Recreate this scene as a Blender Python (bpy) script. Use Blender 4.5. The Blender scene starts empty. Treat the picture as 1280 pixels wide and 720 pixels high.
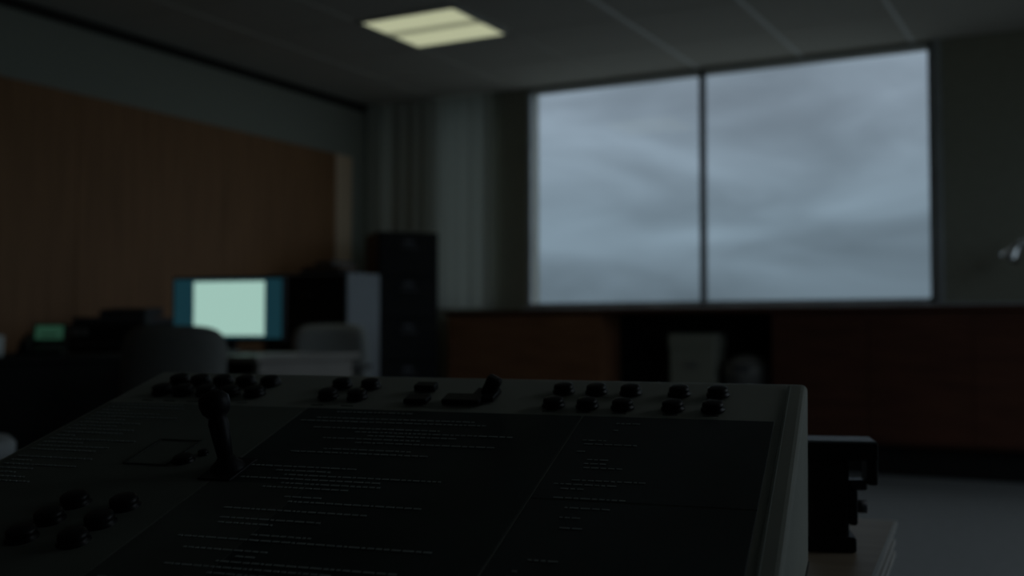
import bpy, bmesh, math, random
from mathutils import Matrix, Vector
random.seed(7)
sc = bpy.context.scene
sc.view_settings.view_transform = 'Standard'
sc.view_settings.look = 'None'
sc.view_settings.exposure = 0.0
R = math.radians

# ------------------------------------------------------------------ materials
def mat(name, col, rough=0.6, metal=0.0, var=0.12, scale=6.0, stretch=(1,1,1), bump=0.0, emis=None, estr=0.0, spec=0.4, col2=None):
    m = bpy.data.materials.new(name); m.use_nodes = True
    nt = m.node_tree; b = nt.nodes['Principled BSDF']
    b.inputs['Roughness'].default_value = rough
    b.inputs['Metallic'].default_value = metal
    b.inputs['Specular IOR Level'].default_value = spec
    tc = nt.nodes.new('ShaderNodeTexCoord'); mp = nt.nodes.new('ShaderNodeMapping')
    mp.inputs['Scale'].default_value = stretch
    nz = nt.nodes.new('ShaderNodeTexNoise'); nz.inputs['Scale'].default_value = scale
    nz.inputs['Detail'].default_value = 4
    rp = nt.nodes.new('ShaderNodeValToRGB')
    c2 = col2 if col2 else tuple(c*(1-var) for c in col)
    c1 = col if col2 else tuple(min(1, c*(1+var)) for c in col)
    rp.color_ramp.elements[0].position = 0.3; rp.color_ramp.elements[1].position = 0.7
    rp.color_ramp.elements[0].color = (*c2, 1); rp.color_ramp.elements[1].color = (*c1, 1)
    L = nt.links.new
    L(tc.outputs['Object'], mp.inputs['Vector']); L(mp.outputs['Vector'], nz.inputs['Vector'])
    L(nz.outputs['Fac'], rp.inputs['Fac']); L(rp.outputs['Color'], b.inputs['Base Color'])
    if bump > 0:
        bp = nt.nodes.new('ShaderNodeBump'); bp.inputs['Strength'].default_value = bump
        bp.inputs['Distance'].default_value = 0.01
        L(nz.outputs['Fac'], bp.inputs['Height']); L(bp.outputs['Normal'], b.inputs['Normal'])
    if emis:
        b.inputs['Emission Color'].default_value = (*emis, 1)
        b.inputs['Emission Strength'].default_value = estr
    return m

M = {}
M['plaster'] = mat('plaster', (0.39,0.42,0.385), 0.9, var=0.04, scale=30, bump=0.05)
M['wallgreen'] = mat('wall_paint', (0.30,0.305,0.25), 0.9, var=0.04, scale=20)
M['ceil'] = mat('ceiling_tile', (0.62,0.62,0.595), 0.95, var=0.05, scale=60, bump=0.1)
M['tbar'] = mat('ceiling_tbar', (0.85,0.90,0.94), 0.35, var=0.03)
M['darktrim'] = mat('dark_trim', (0.02,0.02,0.02), 0.7)
M['wood'] = mat('wood_panel', (0.42,0.222,0.112), 0.6, scale=3, stretch=(8,8,0.5), col2=(0.30,0.155,0.078), spec=.25)
M['woodlit'] = mat('wood_painted_lit', (0.98,0.76,0.57), 0.45, scale=3, stretch=(8,8,0.5), col2=(0.94,0.71,0.52))  # pale base colour stands in for window light on the wood
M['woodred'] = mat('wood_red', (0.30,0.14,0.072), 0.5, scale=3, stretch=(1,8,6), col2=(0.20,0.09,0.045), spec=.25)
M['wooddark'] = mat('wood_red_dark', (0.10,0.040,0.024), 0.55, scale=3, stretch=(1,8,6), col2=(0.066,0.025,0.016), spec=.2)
M['floor'] = mat('floor_carpet', (0.17,0.19,0.205), 0.7, var=0.1, scale=25, bump=0.1, spec=.25)
M['frame'] = mat('window_frame_metal', (0.4,0.43,0.45), 0.4, 0.2)
M['mull'] = mat('window_mullion_dark', (0.12,0.13,0.14), 0.5, 0.2)
M['black'] = mat('black_plastic', (0.012,0.012,0.013), 0.5, spec=.3)
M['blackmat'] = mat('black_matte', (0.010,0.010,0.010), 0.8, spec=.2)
M['darkgray'] = mat('dark_gray_fabric', (0.25,0.25,0.235), 0.9, scale=80, bump=0.1)
M['keys'] = mat('key_plastic', (0.06,0.06,0.065), 0.5)
M['canplastic'] = mat('can_plastic', (0.17,0.165,0.155), 0.6)
M['lightfab'] = mat('light_fabric', (0.52,0.54,0.53), 0.85, scale=80, bump=0.1)
M['stooltop'] = mat('stool_vinyl', (0.33,0.34,0.34), 0.6)
M['chrome'] = mat('chrome', (0.7,0.72,0.74), 0.25, 1.0)
M['graymetal'] = mat('gray_metal', (0.27,0.30,0.33), 0.5, 0.0, var=0.05, spec=.3)
M['handle'] = mat('handle_metal', (0.06,0.06,0.07), 0.45, 0.2)
M['blackmetal'] = mat('black_metal', (0.009,0.010,0.011), 0.6, 0.0, spec=.2)
M['brownmetal'] = mat('brown_metal', (0.17,0.11,0.075), 0.6, spec=.25)
M['desk'] = mat('desk_laminate', (0.36,0.33,0.30), 0.35, var=0.06)
M['white'] = mat('white_plastic', (0.75,0.76,0.76), 0.4, var=0.03)
M['paper'] = mat('paper', (0.8,0.8,0.78), 0.9, var=0.02)
M['bezel'] = mat('console_bezel', (0.43,0.45,0.395), 0.5, var=0.05, scale=12, spec=.3)
M['panelL'] = mat('console_panel_left', (0.205,0.225,0.195), 0.55, var=0.15, scale=8, spec=.25)
M['panelML'] = mat('console_panel_mid_left', (0.11,0.125,0.112), 0.55, var=0.3, scale=9, spec=.25)
M['panelM'] = mat('console_panel_mid', (0.045,0.061,0.059), 0.5, var=0.3, scale=7, spec=.25)
M['panelR'] = mat('console_panel_right', (0.055,0.068,0.070), 0.48, var=0.25, scale=7, spec=.25)
M['print'] = mat('panel_print', (0.42,0.47,0.46), 0.6)
M['printdark'] = mat('panel_print_dark', (0.06,0.07,0.06), 0.6)
M['button'] = mat('button_rubber', (0.012,0.013,0.013), 0.4, spec=.3)
M['tabletop'] = mat('table_wood', (0.34,0.27,0.20), 0.5, scale=4, stretch=(1,10,1), col2=(0.27,0.21,0.15))
M['ply'] = mat('ply_edge_dark', (0.08,0.07,0.06), 0.6)
M['plyl'] = mat('ply_edge_light', (0.45,0.45,0.43), 0.5)
M['cardboard'] = mat('carton', (0.27,0.27,0.22), 0.9, var=0.05)
M['lens'] = mat('troffer_lens', (0.5,0.5,0.42), 0.5, emis=(0.43,0.45,0.29), estr=1.0)
M['lensdim'] = mat('troffer_lens_dim', (0.5,0.5,0.42), 0.5, emis=(0.43,0.45,0.29), estr=0.42)
M['scr_page'] = mat('screen_page', (0.02,0.02,0.02), 0.4, emis=(0.34,0.54,0.47), estr=1.0)
M['scr_side'] = mat('screen_desktop', (0.01,0.01,0.01), 0.4, emis=(0.006,0.028,0.038), estr=1.0)
M['scr_green'] = mat('screen_green', (0.01,0.01,0.01), 0.4, emis=(0.012,0.04,0.024), estr=1.0)

def curtain_mat():
    m = bpy.data.materials.new('curtain_fabric'); m.use_nodes = True
    nt = m.node_tree; nt.nodes.clear(); L = nt.links.new
    o = nt.nodes.new('ShaderNodeOutputMaterial'); mx = nt.nodes.new('ShaderNodeMixShader')
    d = nt.nodes.new('ShaderNodeBsdfDiffuse'); t = nt.nodes.new('ShaderNodeBsdfTranslucent')
    nz = nt.nodes.new('ShaderNodeTexNoise'); nz.inputs['Scale'].default_value = 60
    rp = nt.nodes.new('ShaderNodeValToRGB')
    rp.color_ramp.elements[0].color = (0.72,0.77,0.73,1); rp.color_ramp.elements[1].color = (0.80,0.85,0.81,1)
    L(nz.outputs['Fac'], rp.inputs['Fac']); L(rp.outputs['Color'], d.inputs['Color'])
    t.inputs['Color'].default_value = (0.33,0.38,0.36,1)
    mx.inputs['Fac'].default_value = 0.28
    L(d.outputs[0], mx.inputs[1]); L(t.outputs[0], mx.inputs[2]); L(mx.outputs[0], o.inputs[0])
    return m
M['curtain'] = curtain_mat()

def glass_mat():
    m = bpy.data.materials.new('window_glass'); m.use_nodes = True
    nt = m.node_tree; nt.nodes.clear(); L = nt.links.new
    o = nt.nodes.new('ShaderNodeOutputMaterial'); mx = nt.nodes.new('ShaderNodeMixShader')
    t = nt.nodes.new('ShaderNodeBsdfTransparent'); g = nt.nodes.new('ShaderNodeBsdfGlossy')
    g.inputs['Roughness'].default_value = 0.03
    t.inputs['Color'].default_value = (0.97,0.985,1,1)
    mx.inputs['Fac'].default_value = 0.03
    L(t.outputs[0], mx.inputs[1]); L(g.outputs[0], mx.inputs[2]); L(mx.outputs[0], o.inputs[0])
    return m
M['glass'] = glass_mat()

# ------------------------------------------------------------------ mesh builder
class B:
    def __init__(s, name):
        s.name = name; s.bm = bmesh.new(); s.mats = []
    def mi(s, k):
        if k not in s.mats: s.mats.append(k)
        return s.mats.index(k)
    def _add(s, tb, k, smooth=False):
        i = s.mi(k)
        for f in tb.faces: f.material_index = i; f.smooth = smooth
        me = bpy.data.meshes.new('t'); tb.to_mesh(me); tb.free()
        s.bm.from_mesh(me); bpy.data.meshes.remove(me)
    def box(s, c, d, k, bev=0.0, mx=None, seg=2):
        tb = bmesh.new(); bmesh.ops.create_cube(tb, size=1)
        bmesh.ops.transform(tb, matrix=Matrix.Diagonal((*d, 1)), verts=tb.verts)
        if bev > 0:
            bmesh.ops.bevel(tb, geom=tb.edges[:], offset=bev, segments=seg, affect='EDGES', profile=0.5)
        m = Matrix.Translation(c)
        if mx is not None: m = mx @ m
        bmesh.ops.transform(tb, matrix=m, verts=tb.verts)
        s._add(tb, k)
    def bx(s, x0, x1, y0, y1, z0, z1, k, bev=0.0, mx=None):
        s.box(((x0+x1)/2, (y0+y1)/2, (z0+z1)/2), (x1-x0, y1-y0, z1-z0), k, bev, mx)
    def lathe(s, prof, k, mx=None, n=24, smooth=True):
        tb = bmesh.new(); rings = []
        for r, z in prof:
            if r < 1e-6: rings.append([tb.verts.new((0, 0, z))])
            else: rings.append([tb.verts.new((r*math.cos(2*math.pi*i/n), r*math.sin(2*math.pi*i/n), z)) for i in range(n)])
        for a, b in zip(rings, rings[1:]):
            for i in range(n):
                j = (i+1) % n
                if len(a) == 1 and len(b) == 1: continue
                if len(a) == 1: tb.faces.new((a[0], b[j], b[i]))
                elif len(b) == 1: tb.faces.new((a[i], a[j], b[0]))
                else: tb.faces.new((a[i], a[j], b[j], b[i]))
        if len(rings[0]) > 1: tb.faces.new(rings[0][::-1])
        if len(rings[-1]) > 1: tb.faces.new(rings[-1])
        bmesh.ops.recalc_face_normals(tb, faces=tb.faces)
        if mx is not None: bmesh.ops.transform(tb, matrix=mx, verts=tb.verts)
        s._add(tb, k, smooth)
    def rod(s, p0, p1, r, k, r1=None, n=14):
        p0 = Vector(p0); p1 = Vector(p1); d = p1-p0
        q = d.to_track_quat('Z', 'Y').to_matrix().to_4x4()
        s.lathe([(r, 0), (r if r1 is None else r1, d.length)], k, Matrix.Translation(p0) @ q, n)
    def prism(s, poly, x0, x1, k, bev=0.0, seg=3, mx=None):
        tb = bmesh.new()
        a = [tb.verts.new((x0, y, z)) for y, z in poly]; b = [tb.verts.new((x1, y, z)) for y, z in poly]
        n = len(poly)
        tb.faces.new(a); tb.faces.new(b[::-1])
        for i in range(n):
            j = (i+1) % n; tb.faces.new((a[i], b[i], b[j], a[j]))
        bmesh.ops.recalc_face_normals(tb, faces=tb.faces)
        if bev > 0: bmesh.ops.bevel(tb, geom=tb.edges[:], offset=bev, segments=seg, affect='EDGES', profile=0.5)
        if mx is not None: bmesh.ops.transform(tb, matrix=mx, verts=tb.verts)
        s._add(tb, k)
    def pad(s, w, h, t, k, mx, curve=0.0, n=14, p=3.5):
        tb = bmesh.new(); F = []; Bk = []
        for i in range(n+1):
            rf = []; rb = []
            for j in range(n+1):
                u = -1+2*i/n; v = -1+2*j/n
                m = max(abs(u), abs(v)); l = (abs(u)**p+abs(v)**p)**(1/p) if m > 0 else 1
                f = m/l if m > 0 else 1
                x = u*f*w/2; z = v*f*h/2
                th = t/2*(max(0, 1-m**6))**0.5
                yb = curve*(x/(w/2))**2
                rf.append(tb.verts.new((x, yb-th-0.002, z))); rb.append(tb.verts.new((x, yb+th+0.002, z)))
            F.append(rf); Bk.append(rb)
        for i in range(n):
            for j in range(n):
                tb.faces.new((F[i][j], F[i+1][j], F[i+1][j+1], F[i][j+1]))
                tb.faces.new((Bk[i][j], Bk[i][j+1], Bk[i+1][j+1], Bk[i+1][j]))
        for i in range(n):
            tb.faces.new((F[i][0], Bk[i][0], Bk[i+1][0], F[i+1][0]))
            tb.faces.new((F[i][n], F[i+1][n], Bk[i+1][n], Bk[i][n]))
            tb.faces.new((F[0][i], F[0][i+1], Bk[0][i+1], Bk[0][i]))
            tb.faces.new((F[n][i], Bk[n][i], Bk[n][i+1], F[n][i+1]))
        bmesh.ops.recalc_face_normals(tb, faces=tb.faces)
        bmesh.ops.transform(tb, matrix=mx, verts=tb.verts)
        s._add(tb, k, True)
    def done(s, loc=(0,0,0), rot=(0,0,0)):
        me = bpy.data.meshes.new(s.name); s.bm.to_mesh(me); s.bm.free()
        for k in s.mats: me.materials.append(M[k])
        o = bpy.data.objects.new(s.name, me); sc.collection.objects.link(o)
        o.location = loc; o.rotation_euler = rot
        return o
T = Matrix.Translation
def RX(a): return Matrix.Rotation(a, 4, 'X')
def RY(a): return Matrix.Rotation(a, 4, 'Y')
def RZ(a): return Matrix.Rotation(a, 4, 'Z')

# ------------------------------------------------------------------ room shell
XL, XR, YN, YB, H = -5.2, 1.7, -2.6, 7.16, 2.66
b = B('floor'); b.bx(XL-.2, XR+.2, YN-.2, YB+.2, -0.1, 0, 'floor'); b.done()
b = B('ceiling'); b.bx(XL-.2, XR+.2, YN-.2, YB+.2, H, H+0.1, 'ceil')
x = -3.12-0.7*2
while x < XR:
    b.bx(x-.011, x+.011, YN, YB, H-.006, H+.001, 'tbar' if x > -3 else 'ceil'); x += 0.7
y = 5.12-0.66*11
while y < YB:
    b.bx(XL, XR, y-.006, y+.006, H-.003, H+.001, 'ceil'); y += 0.66
b.done()
b = B('wall_left'); b.bx(XL-.2, XL, YN-.2, YB+.2, 0, H, 'plaster'); b.done()
b = B('wall_near'); b.bx(XL, XR, YN-.2, YN, 0, H, 'plaster'); b.done()
# right wall with an unseen window band, added to light the room
WY0, WY1, WZ0, WZ1 = 2.0, 6.2, .5, 2.6
b = B('wall_right')
b.bx(XR, XR+.2, YN-.2, WY0, 0, H, 'plaster'); b.bx(XR, XR+.2, WY1, YB+.2, 0, H, 'plaster')
b.bx(XR, XR+.2, WY0, WY1, 0, WZ0, 'plaster'); b.bx(XR, XR+.2, WY0, WY1, WZ1, H, 'plaster'); b.done()
opens = [(-5.02,-4.93), (-4.50,-4.04), (-3.75,-0.91)]
Z0, Z1 = 1.03, 2.645
b = B('wall_window')
b.bx(XL, XR, YB, YB+.2, 0, Z0, 'wallgreen'); b.bx(XL, XR, YB, YB+.2, Z1, H, 'wallgreen')
xs = [XL]+[v for o in opens for v in o]+[XR]
for i in range(0, len(xs), 2): b.bx(xs[i], xs[i+1], YB, YB+.2, Z0, Z1, 'wallgreen')
b.done()
def window(name, x0, x1, mull):
    b = B(name); fw = .03
    y0, y1 = YB+.01, YB+.07
    b.bx(x0, x0+fw, y0, y1, Z0, Z1, 'frame'); b.bx(x1-fw, x1, y0, y1, Z0, Z1, 'frame')
    b.bx(x0, x1, y0, y1, Z0, Z0+fw, 'frame'); b.bx(x0, x1, y0, y1, Z1-.02, Z1, 'frame')
    for m in mull: b.bx(m-.018, m+.018, y0-.005, y1-.01, Z0+.001, Z1-.001, 'mull')
    b.bx(x0+.01, x1-.01, YB+.035, YB+.04, Z0+.01, Z1-.01, 'glass')
    b.done()
window('window_1', -3.75, -0.91, [-2.40])
window('window_2', -4.50, -4.04, [])
b = B('fill_window')  # frame of the side opening added out of view as fill light
for yy in (WY0, 3.40, 4.80, WY1-.04): b.bx(XR+.01, XR+.06, yy, yy+.04, WZ0, WZ1, 'frame')
b.bx(XR+.01, XR+.06, WY0, WY1, WZ0, WZ0+.04, 'frame'); b.bx(XR+.01, XR+.06, WY0, WY1, WZ1-.04, WZ1, 'frame')
b.done()
b = B('trim_sill'); b.bx(-3.78, XR, YB-.03, YB+.01, 1.004, 1.03, 'frame', .003); b.done()
b = B('trim_ceiling'); b.bx(XL, XL+.035, YN, YB, H-.05, H-.001, 'darktrim'); b.done()
b = B('trim_window'); b.bx(-.90, -.86, YB-.02, YB, 1.03, H, 'frame', .003); b.done()
# wood panelling
b = B('wall_left_wood_panelling')
y = 6.72
while y > YN:
    y0 = max(YN, y-1.2)
    b.bx(XL, XL+.03, y0+.002, y-.002, 0.0, 2.22, 'wood', .001); y -= 1.2
b.bx(XL, XL+.012, YN, 6.72, 0, 2.215, 'wood')
b.bx(XL, XL+.035, 6.72, 6.92, 0.0, 2.22, 'woodlit', .003)  # end strip of panelling, its lit look painted into the colour
b.done()

# curtains (pleated)
def curtain(name, x0, x1, y, z0, z1, amp=.009, per=.085):
    bm = bmesh.new(); n = int((x1-x0)/per*12); nz = 6; rows = []
    for k in range(nz+1):
        z = z0+(z1-z0)*k/nz; r = []
        for i in range(n+1):
            xx = x0+(x1-x0)*i/n
            ph = 2*math.pi*(xx-x0)/per + 1.6*math.sin(xx*7)
            yy = y+amp*math.sin(ph+.25*math.sin(3*k/nz))*(0.75+.25*math.sin(xx*9))
            r.append(bm.verts.new((xx, yy, z)))
        rows.append(r)
    for k in range(nz):
        for i in range(n):
            f = bm.faces.new((rows[k][i], rows[k][i+1], rows[k+1][i+1], rows[k+1][i])); f.smooth = True
    me = bpy.data.meshes.new(name); bm.to_mesh(me); bm.free(); me.materials.append(M['curtain'])
    o = bpy.data.objects.new(name, me); sc.collection.objects.link(o)
curtain('curtain', -5.19, -4.0, YB-.06, 1.035, H-.01, per=.12)

# ceiling troffer
b = B('ceiling_light_panel')
x0, x1, y0, y1 = -3.80, -3.14, 5.13, 5.77
for (a0, a1, c0, c1) in [(x0, x1, y0, y0+.02), (x0, x1, y1-.02, y1), (x0, x0+.02, y0, y1), (x1-.02, x1, y0, y1)]:
    b.bx(a0, a1, c0, c1, H-.012, H, 'tbar')
ym = (y0+y1)/2
b.bx(x0+.02, x1-.02, y0+.02, ym-.05, H-.009, H, 'lens', .003)
b.bx(x0+.02, x1-.02, ym+.05, y1-.02, H-.009, H, 'lens', .003)
b.bx(x0+.02, x1-.02, ym-.05, ym+.05, H-.006, H, 'lensdim')
b.done()

# ------------------------------------------------------------------ credenza under the window
b = B('window_credenza')
cy0, cy1 = 6.75, 7.125
XE = XR-.03
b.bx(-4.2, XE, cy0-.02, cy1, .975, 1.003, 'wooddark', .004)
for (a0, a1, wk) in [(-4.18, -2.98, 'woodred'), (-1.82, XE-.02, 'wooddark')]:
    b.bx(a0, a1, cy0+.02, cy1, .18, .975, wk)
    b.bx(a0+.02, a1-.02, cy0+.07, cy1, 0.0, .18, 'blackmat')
    n = max(2, round((a1-a0)/.6)); w = (a1-a0)/n
    for i in range(n):
        b.bx(a0+i*w+.002, a0+(i+1)*w-.002, cy0, cy0+.02, .20, .965, wk, .001)
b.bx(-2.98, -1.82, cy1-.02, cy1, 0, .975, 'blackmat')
b.done()
b = B('storage_box')
b.bx(-.15, .15, -.12, .12, 0, .80, 'cardboard', .006); b.bx(-.157, .157, -.127, .127, .74, .84, 'cardboard', .006)
b.bx(-.045, .045, -.13, -.126, .62, .65, 'canplastic', .001)
b.done((-2.36, 6.93, 0))
b = B('trash_can')
b.lathe([(.12, 0), (.125, .02), (.15, .56), (.157, .565), (.157, .60), (.15, .63), (.11, .68), (.05, .705), (0, .71)], 'canplastic', n=32)
b.bx(-.05, .05, -.16, -.135, .60, .64, 'keys', .005)
b.done((-2.02, 6.93, 0))
b = B('desk_lamp')
b.lathe([(.09, 0), (.09, .012), (.08, .02), (.015, .026), (.012, .05), (0, .05)], 'black')
b.rod((0, 0, .04), (.10, 0, .26), .007, 'chrome'); b.lathe([(0, -.016), (.016, -.01), (.016, .01), (0, .016)], 'chrome', T((.10, 0, .26)) @ RX(R(90)))
b.rod((.10, 0, .26), (-.16, -.01, .36), .007, 'chrome')
b.lathe([(0, -.025), (.025, -.015), (.025, .015), (0, .025)], 'chrome', T((-.16, -.01, .36)) @ RX(R(90)))
b.lathe([(.015, .05), (.028, .045), (.032, .02), (.05, -.02), (.062, -.055), (.058, -.055), (.045, -.02), (0, 0)], 'chrome', T((-.215, -.02, .31)) @ RY(R(30)))
b.lathe([(0, -.05), (.022, -.045), (.03, -.025), (.022, 0), (0, 0)], 'white', T((-.215, -.02, .31)) @ RY(R(30)))
b.done((-.24, 6.95, 1.003))

# ------------------------------------------------------------------ filing cabinets
b = B('filing_cabinet')
w, dp, h = .44, .40, 1.56
b.bx(-w/2, w/2, 0, dp, 0.0, h, 'brownmetal', .004)
b.bx(-w/2, w/2, -.003, 0.0, 0, h, 'blackmetal')
for i in range(5):
    z0 = .05+i*.30; b.bx(-w/2+.012, w/2-.012, -.018, -.002, z0, z0+.285, 'blackmetal', .003)
    b.bx(-.06, .06, -.035, -.018, z0+.19, z0+.205, 'handle', .003)
    b.bx(-.035, .035, -.020, -.017, z0+.225, z0+.255, 'handle', .001)
b.done((-4.35, 6.49, 0), (0, 0, R(48)))

b = B('storage_cabinet')
b.bx(-5.14, -4.45, 5.92, 6.29, 0, 1.25, 'graymetal', .004)
b.bx(-5.13, -4.46, 5.905, 5.92, .06, 1.24, 'blackmetal', .003)
for z in (.33, .62, .91): b.bx(-5.12, -4.47, 5.90, 5.906, z, z+.008, 'handle')
for z in (.25, .54, .83, 1.1): b.bx(-4.87, -4.72, 5.885, 5.906, z, z+.012, 'handle', .002)
b.done()
b = B('book_stack')
b.bx(-.17, .17, -.12, .12, 0, .03, 'blackmat', .003); b.bx(-.15, .14, -.11, .11, .03, .055, 'brownmetal', .003, RZ(.1))
b.bx(-.05, .12, -.1, .1, .055, .085, 'keys', .003, RZ(-.15)); b.done((-4.72, 6.08, 1.25))

# ------------------------------------------------------------------ L desk
b = B('office_desk')
b.bx(-5.12, -3.45, 3.90, 4.70, .71, .74, 'desk', .004)
b.bx(-5.12, -4.20, 1.3, 3.90, .71, .74, 'blackmat', .004)
b.bx(-4.24, -4.215, 1.32, 3.90, 0, .71, 'blackmat')
b.bx(-3.50, -3.47, 3.94, 4.66, 0, .71, 'desk', .003)
b.bx(-5.10, -3.50, 4.62, 4.645, .2, .71, 'blackmat')
b.bx(-5.10, -5.07, 1.32, 4.6, 0, .71, 'blackmat')
b.bx(-4.6, -4.24, 3.95, 4.6, .03, .71, 'blackmat', .003)
for z in (.26, .49): b.bx(-4.58, -4.26, 3.946, 3.951, z, z+.006, 'handle')
b.done()

b = B('computer_monitor')
b.bx(-.325, .325, 0, .035, -.17, .17, 'black', .006)
b.bx(-.14, .14, .03, .06, -.1, .1, 'black', .01)
b.bx(-.313, .313, -.002, .0, -.152, .158, 'scr_side')
b.bx(-.195, .215, -.0035, -.001, -.138, .145, 'scr_page')
b.bx(-.03, .03, .03, .06, -.225, 0, 'black', .005)
b.bx(-.12, .12, -.06, .12, -.230, -.219, 'black', .005)
b.done((-4.06, 4.36, .970), (0, 0, R(14)))
b = B('keyboard')
b.bx(-.22, .22, -.07, .07, 0, .014, 'keys', .003)
for r in range(5):
    for c in range(14): b.box((-.195+c*.03, -.05+r*.025, .017), (.024, .02, .008), 'canplastic', .002)
b.done((-3.97, 4.05, .74), (0, 0, R(8)))
b = B('paper_sheets')
b.box((0, 0, .001), (.21, .297, .002), 'paper'); b.box((.05, .02, .003), (.21, .297, .002), 'paper', 0, RZ(.3)); b.done((-3.62, 4.25, .74), (0, 0, .4))
b = B('printer')
b.bx(-.22, .22, -.18, .18, 0, .15, 'black', .012); b.bx(-.21, .21, -.15, .17, .15, .19, 'keys', .01)
b.bx(-.10, .17, -.05, .15, .19, .235, 'keys', .008, RX(R(4))); b.bx(-.14, .14, -.26, -.17, .04, .05, 'keys', .003)
b.bx(-.2, -.1, -.185, -.178, .09, .13, 'canplastic', .002); b.done((-4.68, 4.22, .74), (0, 0, R(20)))
b = B('desk_telephone')
b.prism([(-.10, 0), (.10, 0), (.10, .07), (-.10, .02)], -.10, .10, 'black', .004)
mx = T((0, -.0, .045)) @ RX(R(14))
for r in range(4):
    for c in range(3): b.box((.015+c*.025, -.07+r*.024, .003), (.017, .014, .006), 'keys', .002, mx)
b.box((-.065, 0, .03), (.045, .19, .02), 'black', .008, mx); b.box((-.065, .08, .015), (.05, .045, .035), 'black', .01, mx); b.box((-.065, -.08, .015), (.05, .045, .035), 'black', .01, mx)
mx2 = T((.02, .075, .105)) @ RX(R(68))
b.box((0, 0, 0), (.155, .095, .014), 'black', .004, mx2); b.box((0, 0, .0075), (.125, .07, .003), 'scr_green', 0, mx2)
b.bx(-.02, .06, .06, .095, .05, .10, 'black', .004)
b.done((-4.45, 3.53, .74), (0, 0, R(42)))
b = B('coffee_mug')
b.lathe([(.035, 0), (.04, .004), (.042, .095), (.038, .095), (.036, .01), (0, .01)], 'white')
for i in range(8):
    a0 = -math.pi/2+math.pi*i/8; a1 = -math.pi/2+math.pi*(i+1)/8
    b.rod((.04+.028*math.cos(a0), 0, .05+.03*math.sin(a0)), (.04+.028*math.cos(a1), 0, .05+.03*math.sin(a1)), .005, 'white', n=8)
b.done((-4.38, 3.22, .74), (0, 0, 2))

def chair(loc, rz, fab, top=.88, arms=True):
    b = B('office_chair')
    b.pad(.50, .40, .06, fab, T((0, -.24, top-.20)) @ RX(R(-6)) @ RZ(math.pi), curve=-.05, p=5)
    b.pad(.50, .48, .09, fab, T((0, .02, .46)) @ RX(R(90)))
    b.bx(-.03, .03, -.25, 0, .40, .43, 'black', .005)
    b.rod((0, -.235, .62), (0, -.235, .42), .018, 'black')
    b.rod((0, 0, .42), (0, 0, .10), .028, 'chrome'); b.lathe([(.05, .07), (.05, .12), (.03, .15), (0, .15)], 'black')
    for i in range(5):
        a = 2*math.pi*i/5+.3; c, s_ = math.cos(a), math.sin(a)
        b.rod((.03*c, .03*s_, .10), (.29*c, .29*s_, .07), .022, 'black', .013)
        b.lathe([(0, -.02), (.027, -.018), (.028, 0), (.027, .018), (0, .02)], 'black', T((.29*c, .29*s_, .028)) @ RZ(a) @ RX(R(90)))
        b.rod((.29*c, .29*s_, .03), (.29*c, .29*s_, .075), .008, 'black')
    if arms:
        for sx in (-1, 1):
            b.rod((sx*.2, 0, .42), (sx*.27, 0, .44), .012, 'black'); b.rod((sx*.27, 0, .44), (sx*.275, -.02, .64), .012, 'black')
            b.box((sx*.275, -.02, .65), (.05, .24, .025), 'black', .01)
    return b.done(loc, (0, 0, rz))
chair((-3.53, 3.60, 0), R(14), 'darkgray', .88)
chair((-4.02, 5.04, 0), R(190), 'lightfab', .90)
b = B('round_stool')
b.lathe([(0, .54), (.15, .54), (.165, .56), (.165, .585), (.15, .60), (0, .605)], 'stooltop', n=32)
for i in range(4):
    a = math.pi/4+i*math.pi/2; b.rod((.11*math.cos(a), .11*math.sin(a), .545), (.19*math.cos(a), .19*math.sin(a), 0), .012, 'chrome')
b.lathe([(.135, .2), (.15, .2), (.15, .215), (.135, .215)], 'chrome')
b.done((-2.42, 1.64, 0))

# ------------------------------------------------------------------ work table
b = B('work_table')
TZ = .594
tw, td = 1.35, 1.35
for i, (k, o) in enumerate([('tabletop', 0), ('plyl', .002), ('ply', .005), ('plyl', .002), ('ply', .005), ('plyl', .002)]):
    z1 = TZ-i*.008; b.bx(-tw+o, -o, -td+o, -o, z1-.008, z1, k, .0015)
b.bx(-.003, .0005, -td, 0, TZ-.006, TZ+.0002, 'plyl'); b.bx(-tw, 0, -.003, .0005, TZ-.006, TZ+.0002, 'plyl')
for (lx, ly) in [(-.08, -.08), (-tw+.08, -.08), (-.08, -td+.08), (-tw+.08, -td+.08)]:
    b.bx(lx-.025, lx+.025, ly-.025, ly+.025, 0, TZ-.045, 'blackmetal', .004)
b.bx(-tw+.06, -.06, -.10, -.07, TZ-.11, TZ-.045, 'blackmetal'); b.bx(-.10, -.07, -td+.1, -.1, TZ-.11, TZ-.045, 'blackmetal')
b.done((-.2534, 1.568, 0), (0, 0, R(5.6)))

b = B('equipment_clamp')
b.bx(-.035, .025, -.03, .03, 0, .018, 'black', .003)
b.bx(-.028, .018, -.022, .022, .01, .108, 'black', .004)
b.bx(-.035, .05, -.03, .03, .107, .128, 'black', .002); b.bx(-.036, .048, -.031, .031, .127, .1295, 'graymetal', .001)
b.bx(.038, .05, -.028, .028, .078, .109, 'black', .003)
b.bx(.018, .040, -.012, .012, .070, .082, 'handle', .003)
b.bx(.018, .028, -.02, .02, .03, .072, 'black', .003)
b.lathe([(0, 0), (.008, 0), (.008, .02), (0, .02)], 'handle', T((.02, 0, .05)) @ RY(R(90)))
b.done((-.290, 1.335, TZ), (0, 0, R(18)))

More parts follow.
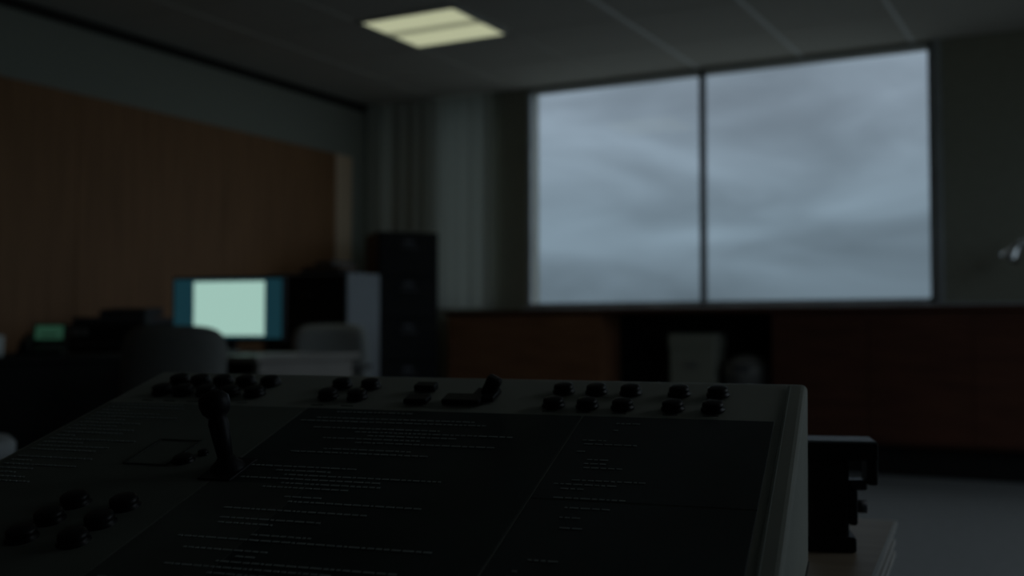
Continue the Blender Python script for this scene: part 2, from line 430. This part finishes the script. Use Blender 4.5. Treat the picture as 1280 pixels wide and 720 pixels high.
# ------------------------------------------------------------------ control console
SL = R(16.4); tn = math.tan(SL)
W = .763; DEP = .625; base = -.195
root = bpy.data.objects.new('control_console', None); sc.collection.objects.link(root)
root.location = (-.2735, 1.1253, .7975); root.rotation_euler = (0, 0.006, R(10.9))
def child(b):
    o = b.done(); o.parent = root; return o
def P(x, s, up=0.0): return T((x, -s, -tn*s)) @ RX(SL) @ T((0, 0, up))
b = B('housing')
b.prism([(0.006, 0), (0.012, -.012), (0.006, base), (-DEP, base), (-DEP, -tn*DEP)], -W, .006, 'bezel', .006, 3)
b.bx(-W-.001, .0075, -DEP+.02, 0, base+.012, base+.016, 'ply')
for fx in (-W+.05, -.05):
    for fy in (-.05, -DEP+.06): b.lathe([(.014, base-.0065), (.014, base+.002)], 'black', T((fx, fy, 0)), 16)
child(b)
b = B('faceplates')
cs = math.cos(SL)
def plate(x0, x1, s0, s1, k, z0=-.0005, z1=.0012):
    L_ = (s1-s0)/cs; b.box(((x0+x1)/2, 0, 0), (x1-x0, L_, z1-z0), k, .0004, P(0, (s0+s1)/2, (z0+z1)/2), 1)
plate(-W+.012, -.503, .108, DEP-.02, 'panelL')
plate(-.501, -.203, .108, DEP-.02, 'panelM')
plate(-.501, -.405, .290, DEP-.02, 'panelML', 0, .0014)
plate(-.201, -.019, .108, .290, 'panelR'); plate(-.201, -.019, .292, DEP-.02, 'panelR')
plate(-.2025, -.2015, .108, DEP-.02, 'panelL'); plate(-.5024, -.5016, .108, DEP-.02, 'panelL', -.0005, .0013)
plate(-.201, -.019, .2905, .2915, 'panelL', -.0005, .0013)
plate(-.0125, -.0095, .01, DEP-.02, 'panelL', -.0005, .0015)
child(b)
b = B('buttons')
def button(x, s, r=.0105, h=.009):
    b.lathe([(r*1.12, 0), (r*1.12, .002), (r*.92, .003), (r, h*.55), (r*.95, h*.85), (r*.7, h), (0, h*1.05)], 'button', P(x, s, .0), 20)
for s_ in (.040, .081):
    for x_ in (-.239, -.204, -.168, -.118, -.079): button(x_, s_)
for s_ in (.037, .071):
    for x_ in (-.708, -.680, -.650, -.620, -.588): button(x_, s_, .0112)
for s_ in (.039, .073):
    for x_ in (-.496, -.461): button(x_, s_)
for x_ in (-.600, -.549):
    for s_ in (.348, .380, .412): button(x_, s_, .0125, .011)
button(-.556, .252, .010, .007); button(-.545, .236, .005, .006)
child(b)
b = B('switches')
for (x_, s_, w_, l_, h_) in [(-.392, .045, .024, .014, .008), (-.388, .080, .026, .018, .006), (-.338, .076, .042, .022, .006)]:
    b.box((0, 0, h_/2), (w_, l_, h_), 'button', .0015, P(x_, s_))
b.box((0, 0, .010), (.016, .012, .028), 'button', .003, P(-.318, .058) @ RY(R(28)))
b.box((0, 0, .003), (.026, .03, .006), 'button', .0015, P(-.318, .062))
child(b)
b = B('joystick')
b.box((0, 0, .001), (.034, .05, .004), 'black', .001, P(-.499, .266))
b.lathe([(.017, 0), (.015, .006), (.010, .010), (.008, .014), (0, .014)], 'black', P(-.499, .266), 24)
jm = T((-.499, -.266, -tn*.266)) @ RY(R(-13)) @ RX(R(2))
b.lathe([(.0065, .004), (.0085, .03), (.0095, .045), (.0080, .05), (.0125, .055), (.0145, .062), (.014, .069), (.009, .074), (0, .0755)], 'black', jm, 24)
child(b)
b = B('panel_legends')
def mark(x0, x1, s, t, k='print', z=.0016):
    b.box(((x0+x1)/2, 0, 0), (x1-x0, t, .0005), k, 0, P(0, s, z))
for (x0, x1, s0, s1) in [(-.614, -.566, .205, .207), (-.614, -.566, .263, .265)]:
    mark(x0, x1, (s0+s1)/2, .002, 'printdark', .002)
for x_ in (-.614, -.568):
    b.box((0, 0, 0), (.002, .062, .001), 'printdark', 0, P(x_+.001, .235, .002))
s_ = .118
while s_ < .56:
    x_ = -.495+random.random()*.10; end = -.40+random.random()*.16
    if random.random() < .8:
        while x_ < end:
            w_ = .002+random.random()*.007; mark(x_, x_+w_, s_, .0026); x_ += w_+.002
    if random.random() < .45:
        x_ = -.19+random.random()*.03; end = x_+random.random()*.06
        while x_ < end:
            w_ = .002+random.random()*.006; mark(x_, x_+w_, s_, .002); x_ += w_+.002
    s_ += .0085
s_ = .115
while s_ < .33:
    if random.random() < .75:
        x_ = -.742; end = -.742+.02+random.random()*.09
        while x_ < end:
            w_ = .002+random.random()*.004; mark(x_, x_+w_, s_, .0024, 'print'); x_ += w_+.002
    s_ += .009
for x_ in (-.239, -.204, -.168, -.118, -.079, -.496, -.461, -.708, -.680, -.650, -.620, -.588):
    mark(x_-.007, x_+.007, .098, .0014, 'printdark', .0006)
child(b)

# ------------------------------------------------------------------ world: overcast sky
w = bpy.data.worlds.new('overcast_sky'); sc.world = w; w.use_nodes = True
nt = w.node_tree; nt.nodes.clear(); L = nt.links.new
o = nt.nodes.new('ShaderNodeOutputWorld'); bg = nt.nodes.new('ShaderNodeBackground')
tc = nt.nodes.new('ShaderNodeTexCoord'); sp = nt.nodes.new('ShaderNodeSeparateXYZ')
L(tc.outputs['Generated'], sp.inputs[0])
rp = nt.nodes.new('ShaderNodeValToRGB'); cr = rp.color_ramp
els = [(0.0, (.09,.102,.096)), (.495, (.10,.117,.117)), (.51, (.135,.182,.215)), (.55, (.198,.262,.31)), (.60, (.24,.298,.352)), (.63, (.25,.308,.362)), (.75, (.48,.52,.54)), (1.0, (.87,.92,.94))]
cr.elements[0].position = 0; cr.elements[0].color = (*els[0][1], 1)
cr.elements[1].position = 1; cr.elements[1].color = (*els[-1][1], 1)
for p, c in els[1:-1]:
    e = cr.elements.new(p); e.color = (*c, 1)
ma = nt.nodes.new('ShaderNodeMath'); ma.operation = 'MULTIPLY_ADD'; ma.inputs[1].default_value = .5; ma.inputs[2].default_value = .5
L(sp.outputs['Z'], ma.inputs[0]); L(ma.outputs[0], rp.inputs['Fac'])
mp = nt.nodes.new('ShaderNodeMapping'); mp.inputs['Scale'].default_value = (2.4, 2.4, 8.5); mp.inputs['Rotation'].default_value = (0.03, 0.02, 0); mp.inputs['Location'].default_value = (3.1, 1.7, .45)
nz = nt.nodes.new('ShaderNodeTexNoise'); nz.inputs['Scale'].default_value = 1.8; nz.inputs['Detail'].default_value = 6; nz.inputs['Roughness'].default_value = .52; nz.inputs['Distortion'].default_value = .6
L(tc.outputs['Generated'], mp.inputs[0]); L(mp.outputs[0], nz.inputs['Vector'])
mr = nt.nodes.new('ShaderNodeMapRange'); mr.inputs[1].default_value = .3; mr.inputs[2].default_value = .7; mr.inputs[3].default_value = .68; mr.inputs[4].default_value = 1.34
L(nz.outputs['Fac'], mr.inputs[0])
# sky raised toward +X as added fill through the right-wall opening
sx = nt.nodes.new('ShaderNodeMapRange'); sx.inputs[1].default_value = .0; sx.inputs[2].default_value = .8; sx.inputs[3].default_value = 1.0; sx.inputs[4].default_value = 1.8
L(sp.outputs['X'], sx.inputs[0])
m2 = nt.nodes.new('ShaderNodeMath'); m2.operation = 'MULTIPLY'; L(mr.outputs[0], m2.inputs[0]); L(sx.outputs[0], m2.inputs[1])
mu = nt.nodes.new('ShaderNodeVectorMath'); mu.operation = 'SCALE'
L(rp.outputs['Color'], mu.inputs[0]); L(m2.outputs[0], mu.inputs['Scale'])
L(mu.outputs[0], bg.inputs['Color']); L(bg.outputs[0], o.inputs[0])
bg.inputs['Strength'].default_value = 1.0

def portal(name, loc, rot, sx, sy):
    l = bpy.data.lights.new(name, 'AREA'); l.shape = 'RECTANGLE'; l.size = sx; l.size_y = sy
    l.cycles.is_portal = True
    ob = bpy.data.objects.new(name, l); sc.collection.objects.link(ob); ob.location = loc; ob.rotation_euler = rot
portal('window_portal', (-2.33, YB+.15, 1.84), (R(-90), 0, 0), 2.84, 1.62)
portal('window_portal.001', (-4.27, YB+.15, 1.84), (R(-90), 0, 0), .46, 1.62)
portal('fill_window_portal', (XR+.12, (WY0+WY1)/2, (WZ0+WZ1)/2), (0, R(90), 0), WZ1-WZ0, WY1-WY0)  # portal for the added side opening

# ------------------------------------------------------------------ camera
cd = bpy.data.cameras.new('camera'); cam = bpy.data.objects.new('camera', cd); sc.collection.objects.link(cam)
cam.location = (0, 0, .85); cam.rotation_euler = (R(92.3), 0, R(28.4))
cd.sensor_width = 36; cd.lens = 38.53; cd.clip_start = .02
cd.dof.use_dof = True; cd.dof.focus_distance = 0.95; cd.dof.aperture_fstop = 4.2
sc.camera = cam
